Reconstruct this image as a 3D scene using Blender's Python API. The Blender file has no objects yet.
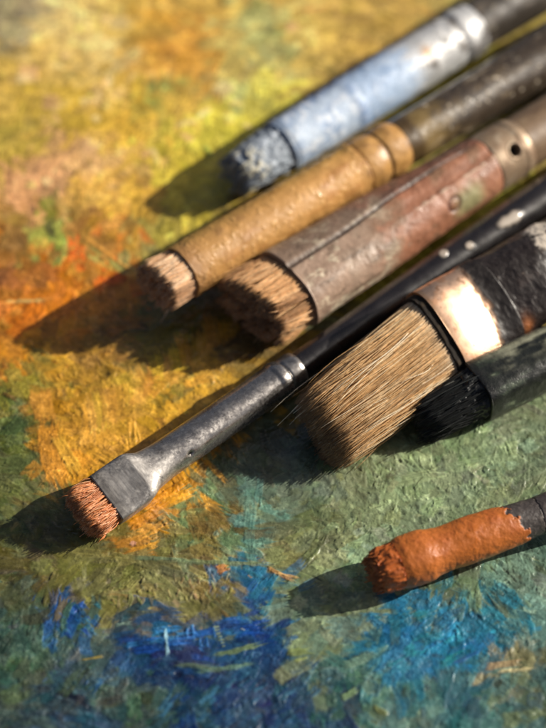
import bpy, math
import numpy as np
from mathutils import Matrix, Vector

S = 0.001                      # all lengths below are in millimetres
sc = bpy.context.scene
COL = sc.collection
# ------------------------------------------------------------------ camera
CAM_D, PITCH, HALF_W = 380.0, math.radians(50), 50.0
cd = bpy.data.cameras.new("camera"); cam = bpy.data.objects.new("camera", cd); COL.objects.link(cam)
cam.location = (0, -CAM_D*math.cos(PITCH)*S, CAM_D*math.sin(PITCH)*S)
cam.rotation_euler = (math.pi/2 - PITCH, 0, 0)
cd.sensor_fit = 'HORIZONTAL'; cd.sensor_width = 24
cd.lens = 12/(HALF_W/CAM_D)
cd.clip_start = 0.01; cd.clip_end = 50
cd.dof.use_dof = True
cd.dof.focus_distance = 0.357
cd.dof.aperture_fstop = 9.5
cd.dof.aperture_blades = 0
sc.camera = cam
# ------------------------------------------------------------------ light
SUN_EL, SUN_AZ = math.radians(28), math.radians(13)     # azimuth anticlockwise from +X
w = bpy.data.worlds.new("World"); sc.world = w; w.use_nodes = True
nt = w.node_tree; bg = nt.nodes['Background']
sky = nt.nodes.new('ShaderNodeTexSky'); sky.sky_type = 'NISHITA'; sky.sun_disc = False
sky.air_density = .7; sky.dust_density = 4.5; sky.ozone_density = .3; sky.sun_elevation = SUN_EL; sky.sun_rotation = math.pi/2 - SUN_AZ
nt.links.new(sky.outputs[0], bg.inputs[0]); bg.inputs[1].default_value = 0.05
sd = bpy.data.lights.new("sun", 'SUN'); sd.energy = 4.6; sd.angle = math.radians(0.6); sd.color = (1, .93, .82)
sun = bpy.data.objects.new("sun", sd); COL.objects.link(sun)
dv = Vector((math.cos(SUN_EL)*math.cos(SUN_AZ), math.cos(SUN_EL)*math.sin(SUN_AZ), math.sin(SUN_EL)))
sun.rotation_euler = dv.to_track_quat('Z', 'Y').to_euler()
sun.location = dv*2
sc.view_settings.view_transform = 'Standard'; sc.view_settings.look = 'None'
sc.view_settings.exposure = 0.35; sc.view_settings.gamma = 1
sc.render.engine = 'CYCLES'

# ------------------------------------------------------------------ helpers
f_px = 273/(HALF_W/CAM_D)
Cc = np.array([0, -CAM_D*math.cos(PITCH), CAM_D*math.sin(PITCH)])
Fv = np.array([0, math.cos(PITCH), -math.sin(PITCH)]); Uv = np.array([0, math.sin(PITCH), math.cos(PITCH)]); Rv = np.array([1., 0, 0])
def G(px, py, z=0.0):
    """measured point of the photograph -> place on the level z (mm)"""
    d = Fv + Rv*(px-273)/f_px + Uv*(364-py)/f_px
    return Cc + d*((z-Cc[2])/d[2])

def lin(c):
    c = np.asarray(c, float)/255.
    return np.where(c <= .04045, c/12.92, ((c+.055)/1.055)**2.4)

def sst(a, b, x):
    t = np.clip((x-a)/(b-a), 0, 1); return t*t*(3-2*t)

_pt = np.random.RandomState(7).rand(65536)
def _hash(ix, iy, iz, seed):
    h = (ix*73856093) ^ (iy*19349663) ^ (iz*83492791) ^ (seed*2654435)
    h = (h ^ (h >> 13))*1274126177
    return _pt[(h ^ (h >> 16)) & 65535]
def vnoise(x, y, z, seed=0):
    x0 = np.floor(x); y0 = np.floor(y); z0 = np.floor(z)
    fx = x-x0; fy = y-y0; fz = z-z0
    fx = fx*fx*(3-2*fx); fy = fy*fy*(3-2*fy); fz = fz*fz*(3-2*fz)
    x0 = x0.astype(np.int64); y0 = y0.astype(np.int64); z0 = z0.astype(np.int64)
    r = 0
    for i in (0, 1):
        wx = fx if i else 1-fx
        for j in (0, 1):
            wy = fy if j else 1-fy
            for k in (0, 1):
                wz = fz if k else 1-fz
                r = r + wx*wy*wz*_hash(x0+i, y0+j, z0+k, seed)
    return r*2-1
def fbm(x, y, z, sc_, seed=0, octv=4, gain=.5):
    """about -1..1, sc_ = feature size in mm"""
    a = 1.; t = 0.; n = 0.
    f = 1./sc_
    for o in range(octv):
        n = n + a*vnoise(x*f+o*17.3, y*f-o*9.1, z*f+o*4.7, seed+o*31); t += a; a *= gain; f *= 2.03
    return n/t*1.5

def link_mesh(name, verts, quads, mat, parent=None, attrs=None, smooth=True, tris=None):
    me = bpy.data.meshes.new(name)
    verts = np.asarray(verts, np.float32)
    nq = len(quads); ntri = 0 if tris is None else len(tris)
    me.vertices.add(len(verts)); me.vertices.foreach_set('co', verts.ravel())
    loops = np.asarray(quads, np.int32).ravel()
    starts = np.arange(nq, dtype=np.int32)*4
    if ntri:
        starts = np.concatenate([starts, nq*4+np.arange(ntri, dtype=np.int32)*3])
        loops = np.concatenate([loops, np.asarray(tris, np.int32).ravel()])
    me.loops.add(len(loops)); me.loops.foreach_set('vertex_index', loops)
    me.polygons.add(len(starts)); me.polygons.foreach_set('loop_start', starts)
    me.polygons.foreach_set('use_smooth', np.full(len(starts), smooth))
    me.update(calc_edges=True)
    for k, v in (attrs or {}).items():
        a = me.attributes.new(k, 'FLOAT_COLOR', 'POINT')
        v = np.asarray(v, np.float32)
        full = np.ones((len(verts), 4), np.float32); full[:, :v.shape[1]] = v
        a.data.foreach_set('color', full.ravel())
    me.materials.append(mat)
    o = bpy.data.objects.new(name, me); COL.objects.link(o)
    if parent: o.parent = parent
    return o

def surf_mat(name, nscale=900., bump=.06, var=.25, coat=0., spec=.5, fine=3500.):
    """procedural surface: Col / Mr attributes made below + noise nodes"""
    m = bpy.data.materials.new(name); m.use_nodes = True; t = m.node_tree; N = t.nodes; L = t.links
    p = N['Principled BSDF']
    tc = N.new('ShaderNodeTexCoord')
    ac = N.new('ShaderNodeAttribute'); ac.attribute_name = 'Col'
    am = N.new('ShaderNodeAttribute'); am.attribute_name = 'Mr'
    sp = N.new('ShaderNodeSeparateColor'); L.new(am.outputs['Color'], sp.inputs[0])
    n1 = N.new('ShaderNodeTexNoise'); n1.inputs['Scale'].default_value = nscale; n1.inputs['Detail'].default_value = 6; n1.inputs['Roughness'].default_value = .65
    L.new(tc.outputs['Object'], n1.inputs['Vector'])
    n2 = N.new('ShaderNodeTexNoise'); n2.inputs['Scale'].default_value = fine; n2.inputs['Detail'].default_value = 3
    L.new(tc.outputs['Object'], n2.inputs['Vector'])
    mr = N.new('ShaderNodeMapRange'); mr.inputs[1].default_value = .25; mr.inputs[2].default_value = .75
    mr.inputs[3].default_value = 1-var; mr.inputs[4].default_value = 1+var
    L.new(n1.outputs[0], mr.inputs[0])
    mx = N.new('ShaderNodeVectorMath'); mx.operation = 'SCALE'; L.new(ac.outputs['Color'], mx.inputs[0]); L.new(mr.outputs[0], mx.inputs['Scale'])
    L.new(mx.outputs[0], p.inputs['Base Color'])
    L.new(sp.outputs[0], p.inputs['Metallic'])
    ra = N.new('ShaderNodeMath'); ra.operation = 'MULTIPLY_ADD'; ra.inputs[1].default_value = .35; L.new(n1.outputs[0], ra.inputs[0])
    rb = N.new('ShaderNodeMath'); rb.operation = 'SUBTRACT'; rb.inputs[1].default_value = .175; rb.use_clamp = True
    L.new(sp.outputs[1], ra.inputs[2]); L.new(ra.outputs[0], rb.inputs[0]); L.new(rb.outputs[0], p.inputs['Roughness'])
    ad = N.new('ShaderNodeMath'); ad.operation = 'MULTIPLY_ADD'; ad.inputs[1].default_value = .35
    L.new(n2.outputs[0], ad.inputs[0]); L.new(n1.outputs[0], ad.inputs[2])
    bp = N.new('ShaderNodeBump'); bp.inputs['Distance'].default_value = bump*S
    L.new(sp.outputs[2], bp.inputs['Strength']); L.new(ad.outputs[0], bp.inputs['Height']); L.new(bp.outputs[0], p.inputs['Normal'])
    p.inputs['Coat Weight'].default_value = coat; p.inputs['Coat Roughness'].default_value = .15
    p.inputs['Specular IOR Level'].default_value = spec
    return m

def hair_mat(name, rough=.45, spec=.5):
    m = bpy.data.materials.new(name); m.use_nodes = True; t = m.node_tree; N = t.nodes; L = t.links
    p = N['Principled BSDF']
    ac = N.new('ShaderNodeAttribute'); ac.attribute_name = 'Col'
    tc = N.new('ShaderNodeTexCoord')
    n1 = N.new('ShaderNodeTexNoise'); n1.inputs['Scale'].default_value = 1500; n1.inputs['Detail'].default_value = 3
    L.new(tc.outputs['Object'], n1.inputs['Vector'])
    mr = N.new('ShaderNodeMapRange'); mr.inputs[1].default_value = .3; mr.inputs[2].default_value = .7; mr.inputs[3].default_value = .75; mr.inputs[4].default_value = 1.2
    L.new(n1.outputs[0], mr.inputs[0])
    mx = N.new('ShaderNodeVectorMath'); mx.operation = 'SCALE'; L.new(ac.outputs['Color'], mx.inputs[0]); L.new(mr.outputs[0], mx.inputs['Scale'])
    L.new(mx.outputs[0], p.inputs['Base Color'])
    p.inputs['Roughness'].default_value = rough; p.inputs['Specular IOR Level'].default_value = spec
    return m

def mixc(a, b, m):
    return a*(1-m[..., None]) + b*m[..., None]

# ------------------------------------------------------------------ the painted board
rng = np.random.RandomState(11)
GAIN = 1.06
def axis_coords(lo, flo, fhi, hi, d0, d1, coarse):
    a = [flo]
    while a[-1] < fhi:
        a.append(a[-1] + d0 + (d1-d0)*(a[-1]-flo)/(fhi-flo))
    left = []; x = flo; d = d0
    while x > lo:
        d = min(coarse, d*1.15); x -= d; left.append(x)
    right = []; x = a[-1]; d = d1
    while x < hi:
        d = min(coarse, d*1.15); x += d; right.append(x)
    return np.array(left[::-1] + a + right)
gx = axis_coords(-95, -61, 61, 205, .135, .135, 1.4)
gy = axis_coords(-112, -78, 106, 205, .135, .22, 1.4)
GX, GY = np.meshgrid(gx, gy)           # rows = y
Z0 = np.zeros_like(GX)
# colours seen on the board: photo x, y, colour, reach in photo pixels
A = [(10,8,(150,138,105),26),(85,32,(228,195,125),30),(60,60,(218,178,95),24),(110,18,(214,176,92),22),(30,95,(186,150,52),26),(150,20,(200,150,52),24),
(190,55,(200,138,40),28),(230,60,(190,165,90),24),(262,30,(178,176,110),24),(300,26,(198,165,84),22),(335,12,(208,168,84),22),(395,8,(190,150,72),30),(240,95,(168,172,108),18),
(100,112,(190,150,45),24),(130,132,(202,156,46),26),(165,92,(140,140,60),12),(165,110,(178,160,62),18),(190,110,(196,152,60),20),(110,90,(226,182,128),7),(50,105,(222,180,120),7),(25,78,(224,186,120),9),
(205,132,(204,188,64),18),(235,118,(212,194,66),20),(255,100,(206,190,80),16),(185,165,(216,186,60),24),(215,150,(214,192,70),18),(60,162,(206,152,104),18),(35,183,(212,152,104),22),(90,150,(204,155,98),14),
(8,130,(178,150,54),20),(120,158,(206,160,106),16),(110,190,(206,152,64),20),(10,160,(176,140,52),12),(75,195,(190,145,62),12),(50,225,(148,146,66),16),(58,243,(138,152,70),10),(15,215,(160,120,54),16),(12,245,(140,100,48),14),(98,232,(172,122,54),16),
(140,205,(206,156,50),16),(160,225,(170,150,70),14),(122,228,(196,110,34),14),(92,272,(220,98,20),14),(98,268,(235,86,18),7),(70,290,(206,120,30),20),(60,310,(204,118,28),18),(22,312,(212,114,22),20),(15,275,(152,92,42),14),(40,262,(176,110,44),12),
(130,245,(150,140,80),10),(110,300,(190,120,40),16),(15,340,(196,126,32),20),(60,345,(186,124,36),20),(30,380,(124,112,42),18),(80,372,(174,128,42),22),(60,400,(168,118,36),20),(110,400,(176,132,44),24),(120,350,(150,110,50),22),(170,350,(120,105,50),28),(230,350,(130,105,60),28),
(110,440,(196,140,46),26),(160,415,(200,146,48),26),(210,395,(200,148,54),24),(240,375,(184,140,58),20),(190,450,(198,136,40),20),(70,470,(200,136,42),16),(45,450,(200,128,42),10),
(15,425,(74,82,42),20),(10,465,(80,86,46),22),(25,485,(96,98,56),18),(50,560,(92,86,44),26),(15,560,(76,72,40),22),(20,600,(58,74,54),22),(95,575,(96,94,50),26),(150,515,(184,124,44),13),(172,495,(190,128,44),15),(190,486,(194,134,48),12),
(185,512,(100,126,84),10),(205,500,(104,124,86),12),(215,522,(112,92,48),14),(195,535,(110,100,54),14),(160,552,(96,92,52),20),(240,490,(92,124,106),12),(250,520,(96,136,128),7),(250,550,(92,132,122),7),(230,550,(88,108,80),14),
(262,580,(48,88,138),14),(245,600,(44,88,140),12),(285,560,(112,114,76),16),(300,520,(100,108,76),22),(330,540,(112,118,84),24),(300,480,(92,104,86),24),(260,450,(86,92,72),26),(230,470,(80,92,74),16),(360,500,(118,130,96),24),(400,480,(136,152,112),24),(350,550,(122,142,108),18),(440,460,(118,134,100),24),
(480,480,(112,128,96),22),(520,440,(108,124,96),22),(530,400,(120,130,100),20),(480,505,(120,136,104),20),(440,515,(112,128,98),20),(400,520,(108,124,92),20),(380,460,(120,132,100),22),(520,480,(112,122,92),18),
(320,580,(112,122,86),18),(370,600,(104,118,92),16),(300,595,(100,120,100),14),(425,640,(32,104,164),22),(455,628,(36,112,168),20),(490,625,(44,110,152),18),(400,660,(34,92,140),22),(520,600,(98,126,112),16),(540,580,(104,124,104),14),(460,590,(88,104,82),18),
(500,690,(66,96,96),22),(460,690,(52,90,104),22),(535,660,(104,106,74),14),(505,662,(128,122,88),10),(535,700,(92,104,76),18),(540,630,(90,118,112),12),(300,655,(100,112,84),10),(320,640,(110,124,92),14),(340,625,(98,112,88),14),(280,640,(36,58,110),14),
(150,642,(30,62,124),9),(195,640,(24,58,128),10),(255,630,(24,54,116),12),(215,652,(26,60,124),9),(235,622,(84,100,84),10),(170,625,(96,98,70),10),(160,665,(26,42,82),14),(62,612,(36,68,146),9),(80,630,(40,70,130),7),(95,625,(66,80,64),14),(30,650,(54,76,60),20),(55,680,(48,68,82),18),
(15,685,(64,78,58),16),(25,710,(52,64,66),18),(75,710,(44,60,90),16),(120,600,(122,116,68),14),(190,595,(126,116,76),18),(160,590,(116,110,66),12),(215,605,(104,100,60),12),(220,575,(120,104,52),12),(120,690,(50,66,62),18),(140,710,(54,74,60),14),
(205,690,(26,42,84),24),(260,700,(38,54,96),22),(180,715,(44,64,64),14),(310,700,(44,62,92),18),(340,690,(58,88,84),18),(370,680,(74,104,84),14),(380,712,(92,106,78),10),(395,700,(70,104,116),12),(350,655,(80,108,104),14),(420,712,(84,108,96),18),(130,620,(62,82,90),12),
(-40,100,(180,145,60),50),(-40,300,(180,115,40),50),(-40,480,(80,84,46),50),(-40,650,(50,72,66),50),(200,-60,(190,150,70),60),(450,-60,(170,150,80),60),(560,60,(160,140,74),60),(620,200,(140,120,60),60),(480,75,(190,176,80),30),(600,420,(112,124,94),40),(600,560,(98,120,104),40),(600,680,(70,96,90),40),(250,780,(36,54,90),50),(450,790,(60,94,98),50),
(400,250,(150,140,60),40),(500,210,(168,164,70),24),(330,200,(160,130,60),40),(420,340,(90,90,66),40)]
apx = np.array([(a[0], a[1]) for a in A], float); acol = np.array([lin(a[2])*(1-.07*(a[1] < 215)) + lin((232,208,160))*.07*(a[1] < 215) for a in A]); arad = np.array([a[3] for a in A], float)*.82
def to_px(x, y):
    d0 = x - Cc[0]; v1 = y - Cc[1]; v2 = -Cc[2]
    wd = v1*Fv[1] + v2*Fv[2]; ud = v1*Uv[1] + v2*Uv[2]
    return 273 + f_px*d0/wd, 364 - f_px*ud/wd
def pick(x, y, soft=1.0):
    """colour on the board near a place: picked from the colours measured there"""
    px, py = to_px(x+rng.normal(0, 2.0), y+rng.normal(0, 2.4))
    wgt = np.exp(-((apx[:, 0]-px)**2+((apx[:, 1]-py)*1.15)**2)/(arad*soft)**2) + 1e-9/(1+((apx[:, 0]-px)**2+(apx[:, 1]-py)**2)/900.)**2
    wgt /= wgt.sum()
    c = acol[rng.choice(len(A), p=wgt)]
    mean = (wgt[:, None]*acol).sum(0)
    c = c*.75 + mean*.25
    j = rng.normal(0, .2)
    c = c*(1+j) + rng.normal(0, .008, 3)
    return np.clip(c, .003, .9)
# ground colour: smooth mixture, warped
wx = GX + 4.5*fbm(GX, GY, Z0, 6., 3, 6, .6); wy = GY + 4.5*fbm(GX, GY, Z0, 6., 9, 6, .6)
bpx, bpy_ = to_px(wx, wy)
BC = np.zeros(GX.shape+(3,), np.float32); BW = np.full(GX.shape, 1e-12, np.float32)
for (x, y), c, r in zip(apx, acol, arad):
    d2 = (bpx-x)**2+((bpy_-y)*1.15)**2
    q = (np.exp(-d2/r**2) + 1e-7/(1+d2/900.)**2).astype(np.float32)
    BC += q[..., None]*c.astype(np.float32); BW += q
BC /= BW[..., None]
H = (.05*fbm(GX, GY, Z0, 3., 21, 3)).astype(np.float32)

def stroke(cx, cy, ang, L, W, col, alpha=.9, hgt=.12, curv=0., dry=0., pitch=.22, streak=.14, edge=.25, taper=0.):
    R_ = math.hypot(L, W)/2 + abs(curv)*L*L/4 + .3
    i0, i1 = np.searchsorted(gx, [cx-R_, cx+R_]); j0, j1 = np.searchsorted(gy, [cy-R_, cy+R_])
    if i1-i0 < 2 or j1-j0 < 2: return
    X = GX[j0:j1, i0:i1]-cx; Y = GY[j0:j1, i0:i1]-cy
    ca, sa = math.cos(ang), math.sin(ang)
    u = X*ca+Y*sa; v = -X*sa+Y*ca - curv*(X*ca+Y*sa)**2
    nb = max(4, int(W/pitch)+3)
    prof = rng.rand(nb); prof2 = rng.rand(nb); prof3 = rng.rand(nb)
    vi = np.clip((v/W+.5)*(nb-1), 0, nb-1); vx = np.arange(nb)
    b = np.interp(vi, vx, prof); b2 = np.interp(vi, vx, prof2); b3 = np.interp(vi, vx, prof3)
    s = u/L+.5
    wl = W*(1-taper*np.clip(s, 0, 1))
    m = sst(0, .05*W+.16, wl/2-np.abs(v)+.10*W*(b3-.5)*.5+.18*vnoise(X*1.1+cx, Y*1.1, X*0, 8))
    m = m*sst(0, .12, s-.15*b2)*sst(0, .12+.25*dry, 1-s-(.2+.45*dry)*b3)
    if dry > 0:
        g = vnoise(X*1.2+rng.rand()*99, Y*1.2, X*0, 5)*.5+.5
        m = m*sst(dry-.25, dry+.15, b*.6+.4*g+.25*(1-s))
    m = (m).astype(np.float32)
    a = (alpha*m)[..., None]
    cc = np.asarray(col, np.float32)[None, None]*(1+streak*(b2-.5)*2)[..., None]
    BC[j0:j1, i0:i1] = BC[j0:j1, i0:i1]*(1-a)+cc*a
    rid = edge*np.exp(-((wl/2-np.abs(v)-.18*W)/(.09*W+.1))**2)
    H[j0:j1, i0:i1] = H[j0:j1, i0:i1]*(1-(.6 if W > 1.6 else .25)*m) + m*hgt*(.75+.40*b+.8*rid)

_fa, _fb = rng.rand(2)*50
def flow(x, y, spread):
    """direction a hand was working in around here"""
    q = np.array([x]); w_ = np.array([y]); z = np.zeros(1)
    return 2.0*float(fbm(q+_fa, w_+_fb, z, 26., 77, 2)[0]) + .35 + rng.normal(0, spread)
def rnd(lo, hi): return lo + (hi-lo)*rng.rand()
FX = (-60, 60); FY = (-77, 105)
for _ in range(900):          # wide, over the whole board
    x, y = rnd(-94, 204), rnd(-111, 204)
    stroke(x, y, rnd(0, math.pi), rnd(9, 22), rnd(3, 8), pick(x, y, 1.1), .7, .14, rnd(-.02, .02), rnd(0, .3))
for _ in range(1500):
    x, y = rnd(*FX), rnd(*FY)
    stroke(x, y, flow(x, y, .3), rnd(5, 15), rnd(1.6, 5), pick(x, y, .95), rnd(.6, .95), rnd(.05, .2), rnd(-.04, .04), rnd(0, .4), edge=.8, pitch=.3, streak=.18)
for _ in range(3000):
    x, y = rnd(*FX), rnd(*FY)
    stroke(x, y, flow(x, y, .5), rnd(2.5, 9), rnd(1.1, 3.8), pick(x, y, .9), rnd(.4, .9), rnd(.02, .12), rnd(-.1, .1), rnd(0, .4), edge=.6, pitch=.4, streak=.08)
for _ in range(1700):
    x, y = rnd(*FX), rnd(*FY)
    c = pick(x, y, 1.15)
    k = rng.rand()
    if k < .12: c = np.clip(c*rnd(1.35, 1.9)+.02, 0, .85)
    elif k < .3: c = c*rnd(.35, .7)
    stroke(x, y, flow(x, y, .6), rnd(.6, 3.2), rnd(.4, 1.3), c, rnd(.4, .9), rnd(-.02, .03), rnd(-.2, .2), rnd(0, .5), pitch=.3, edge=.5, streak=.08)

def pst(p0, p1, Wmm, rgb, **k):
    """a stroke of paint between two places seen on the board"""
    a = G(*p0); b = G(*p1); d = b-a; L = float(np.hypot(d[0], d[1]))
    m = (a+b)/2
    stroke(m[0], m[1], math.atan2(d[1], d[0]), L, Wmm, lin(rgb), **k)
# single strokes one can pick out
pst((38,385),(46,425),4.2,(196,134,54),alpha=.8,hgt=.16,pitch=.26,streak=.25,curv=.01)
pst((42,415),(60,495),4.2,(206,136,48),alpha=.8,hgt=.17,pitch=.26,streak=.25,curv=.012)
pst((52,430),(82,480),2.6,(214,160,62),alpha=.8,hgt=.22,pitch=.3,streak=.3)
for k in range(24):
    x = 95+k*6.5; pst((x-8,452-k*5),(x+rnd(-22,-2),396-k*4+rnd(-8,8)),rnd(2.2,3.6),(rnd(196,222),rnd(144,168),rnd(52,82)),alpha=.6,hgt=.13,pitch=.26,streak=.22,curv=rnd(.0,.06),dry=.15)
for k in range(8):
    pst((95+k*14,385+rnd(-8,8)),(130+k*14,372+rnd(-8,8)),2.2,(rnd(176,205),rnd(130,150),50),alpha=.6,hgt=.18,pitch=.3,streak=.25,dry=.3)
pst((252,488),(248,535),2.4,(98,132,118),alpha=.5,hgt=.12,streak=.25,dry=.25); pst((249,525),(252,575),2.2,(94,128,114),alpha=.45,hgt=.12,streak=.25,dry=.35)
pst((262,470),(256,515),1.6,(92,126,118),alpha=.6,hgt=.1,dry=.3)
pst((140,515),(196,478),3.2,(204,130,28),alpha=.9,hgt=.25,streak=.25,dry=.15); pst((125,528),(165,508),2.6,(200,126,30),alpha=.85,hgt=.2,dry=.25)
pst((160,505),(205,486),2.4,(212,146,38),alpha=.8,hgt=.22,dry=.35)
pst((192,508),(205,545),3.6,(116,92,46),alpha=.7,hgt=.12,streak=.3,dry=.2); pst((205,505),(232,535),3.2,(120,98,50),alpha=.7,hgt=.12,streak=.3,dry=.2)
# ultramarine block with white drag marks
for k in range(26):
    t = rng.rand(); x = 135+t*150; y = 645-t*24+rnd(-9, 9)
    pst((x-rnd(8,24),y+rnd(-1,4)),(x+rnd(8,24),y-rnd(1,6)),rnd(.7,2.3),[(16,58,150),(24,78,168),(20,44,110),(44,98,170)][k%4],alpha=.75,hgt=.2,streak=.4,dry=rnd(.1,.45),curv=rnd(-.02,.02))
pst((205,658),(278,640),1.2,(104,124,70),alpha=.75,hgt=.18,dry=.2,curv=.01); pst((190,672),(262,664),1.3,(84,112,86),alpha=.7,hgt=.18,dry=.25,curv=.01); pst((170,664),(225,668),1.0,(90,110,80),alpha=.6,hgt=.15,dry=.3)
pst((165,622),(168,662),.7,(170,196,220),alpha=.85,hgt=.2)
for x, y, l in [(186,634,16),(192,632,22),(199,640,18),(213,632,14),(176,640,10),(220,640,10),(206,640,18)]:
    pst((x,y-l/2),(x+2,y+l/2),.5,(70,110,196),alpha=.7,hgt=.16)
for k in range(7): pst((212+k*1.5,628+k*3),(222+k*.8,626+k*3.2),.7,(134,150,110),alpha=.7,hgt=.12,dry=.2)
# combed khaki patch
for k in range(46):
    x = 138+rng.rand()*92; y = 592-(x-138)*.07+rnd(-12,12); l = rnd(5,13); dx = rnd(.35,.75)*l if k % 3 else -.5*l
    pst((x-dx/2,y-l*.6),(x+dx/2,y+l*.6),rnd(.35,.7),(rnd(120,158),rnd(112,142),rnd(72,98)),alpha=.5,hgt=.17,streak=.1,pitch=.5,curv=rnd(-.1,.1),dry=.15)
for k in range(16):
    pst((118+rnd(-16,16),598+rnd(-12,12)),(118+rnd(-16,16),598+rnd(-12,12)),rnd(.4,.9),(rnd(120,145),rnd(114,136),rnd(66,88)),alpha=.5,hgt=.16,curv=rnd(-.2,.2))
# blues
for k in range(30):
    x, y = 395+rng.rand()*90, 612+rng.rand()*52
    pst((x-rnd(6,20),y+rnd(2,12)),(x+rnd(6,20),y-rnd(2,14)),rnd(.9,2.6),(rnd(20,56),rnd(84,124),rnd(130,166)),alpha=.6,hgt=.14,streak=.3,dry=rnd(.1,.5),curv=rnd(-.04,.04))
for k in range(22):
    x, y = 60+rng.rand()*40, 605+rng.rand()*30
    pst((x-5,y-4),(x+5,y+5),rnd(.4,1.2),(rnd(26,60),rnd(54,96),rnd(120,170)),alpha=.6,hgt=.1,dry=.4)
for k in range(60):
    x, y = 160+rng.rand()*170, 672+rng.rand()*54
    pst((x-rnd(4,12),y+rnd(3,9)),(x+rnd(4,12),y-rnd(3,9)),rnd(.35,1.1),[(30,48,104),(70,98,140),(18,28,62),(52,80,124)][k%4],alpha=.7,hgt=.12,dry=.3,curv=rnd(-.05,.05))
for k in range(16):
    x, y = 250+rng.rand()*24, 565+rng.rand()*45
    pst((x-6,y+8),(x+6,y-8),rnd(.8,2),(rnd(34,62),rnd(84,112),rnd(134,170)),alpha=.65,hgt=.12,dry=.35)
for p0, p1, w_, c in [((262,565),(300,585),1.0,(170,124,72)),((272,572),(306,580),.8,(176,138,86)),((215,572),(232,564),2.0,(176,112,44)),((78,660),(112,654),.6,(150,130,60)),((112,625),(135,622),.8,(110,130,120)),
    ((0,302),(62,299),.9,(226,190,120)),((72,228),(150,284),.8,(214,150,70)),((70,246),(118,262),.7,(206,140,60)),((0,392),(20,400),1.0,(110,80,40)),((150,560),(300,566),1.2,(104,116,80)),((120,556),(210,562),1.0,(92,108,80)),((40,548),(150,560),2,(112,106,60)),
    ((480,668),(532,660),1.6,(140,118,84)),((494,672),(540,668),.8,(180,168,126)),((340,668),(380,650),2,(100,128,110)),((306,600),(250,612),1.4,(104,128,116)),((284,654),(316,650),1.6,(112,124,74)),((292,662),(312,656),.8,(140,150,90)),
    ((372,705),(390,718),1.2,(120,128,80)),((340,700),(362,686),1.4,(116,142,100)),((25,415),(2,440),3.2,(62,78,44)),((345,555),(405,520),3.4,(140,164,126)),((350,565),(362,545),3,(146,172,134)),((440,470),(530,452),2.6,(132,150,114)),((380,485),(450,470),3.0,(146,162,120)),
    ((196,120),(214,104),1.4,(232,200,140)),((204,142),(212,160),1.2,(150,160,70)),((300,12),(330,6),1.6,(214,160,96))]:
    pst(p0, p1, w_, c, alpha=.8, hgt=.2, streak=.25, dry=.2)
pst((130,541),(136,545),1.0,(206,150,120),alpha=.95,hgt=.18); pst((240,628),(246,631),.5,(200,205,200),alpha=.9,hgt=.1)
for _ in range(130):    # pale and dark scratches over the dry green
    x, y = rnd(290, 546), rnd(430, 560); a_ = rng.normal(-.5, .7); l = rnd(8, 34)
    pst((x, y), (x+l*math.cos(a_), y-l*math.sin(a_)*.77), rnd(.14, .4), [(160,176,138),(62,72,52),(150,160,120),(78,80,50)][rng.randint(4)], alpha=.65, hgt=rnd(-.06, .10), dry=.2, curv=rnd(-.02, .02))
for _ in range(160):
    x, y = rnd(0, 546), rnd(400, 728); a_ = rng.normal(.3, .9); l = rnd(3, 20); q = pick(*G(x, y)[:2])
    a = G(x, y); stroke(a[0], a[1], a_, l/5.6, rnd(.14, .35), q*rnd(.4, 2.0), .6, rnd(-.05, .06), rnd(-.06, .06), .2)
for k in range(26):   # pale grey green knife smears round the orange brush
    x, y = [(352,552),(372,538),(340,580),(430,505),(470,470),(400,478),(520,455),(300,598)][k % 8]; x += rnd(-14, 14); y += rnd(-10, 10); l = rnd(8, 26); a_ = rnd(-.9, 1.1)
    pst((x-l*math.cos(a_)/2, y+l*math.sin(a_)*.4), (x+l*math.cos(a_)/2, y-l*math.sin(a_)*.4), rnd(1.4, 3.6), (rnd(138,160), rnd(156,178), rnd(120,144)), alpha=.6, hgt=.16, dry=rnd(.15, .5), streak=.15, curv=rnd(-.02, .02))
for k in range(16):   # dark cracks and scores
    x, y = rnd(290, 540), rnd(440, 570); a_ = rng.normal(-.75, .25); l = rnd(14, 44)
    pst((x, y), (x+l*math.cos(a_), y-l*math.sin(a_)*.77), rnd(.22, .5), (50,56,40), alpha=.7, hgt=-.12, dry=.1, curv=rnd(-.02, .02))
for k in range(26):   # creamy impasto at the top
    x, y = [(85,32),(60,50),(120,20),(100,110),(50,105),(25,78),(36,182),(90,150),(200,130),(225,95),(300,26),(150,160),(235,118)][k % 13]; x += rnd(-16, 16); y += rnd(-9, 9); l = rnd(8, 34); a_ = rnd(-.3, 1.)
    c_ = [(236,208,150),(230,196,120),(222,172,128)][k % 3]
    pst((x-l*math.cos(a_)/2, y+l*math.sin(a_)*.4), (x+l*math.cos(a_)/2, y-l*math.sin(a_)*.4), rnd(1.4, 4.6), c_, alpha=.62, hgt=.2, dry=rnd(.1, .5), streak=.12)
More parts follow.
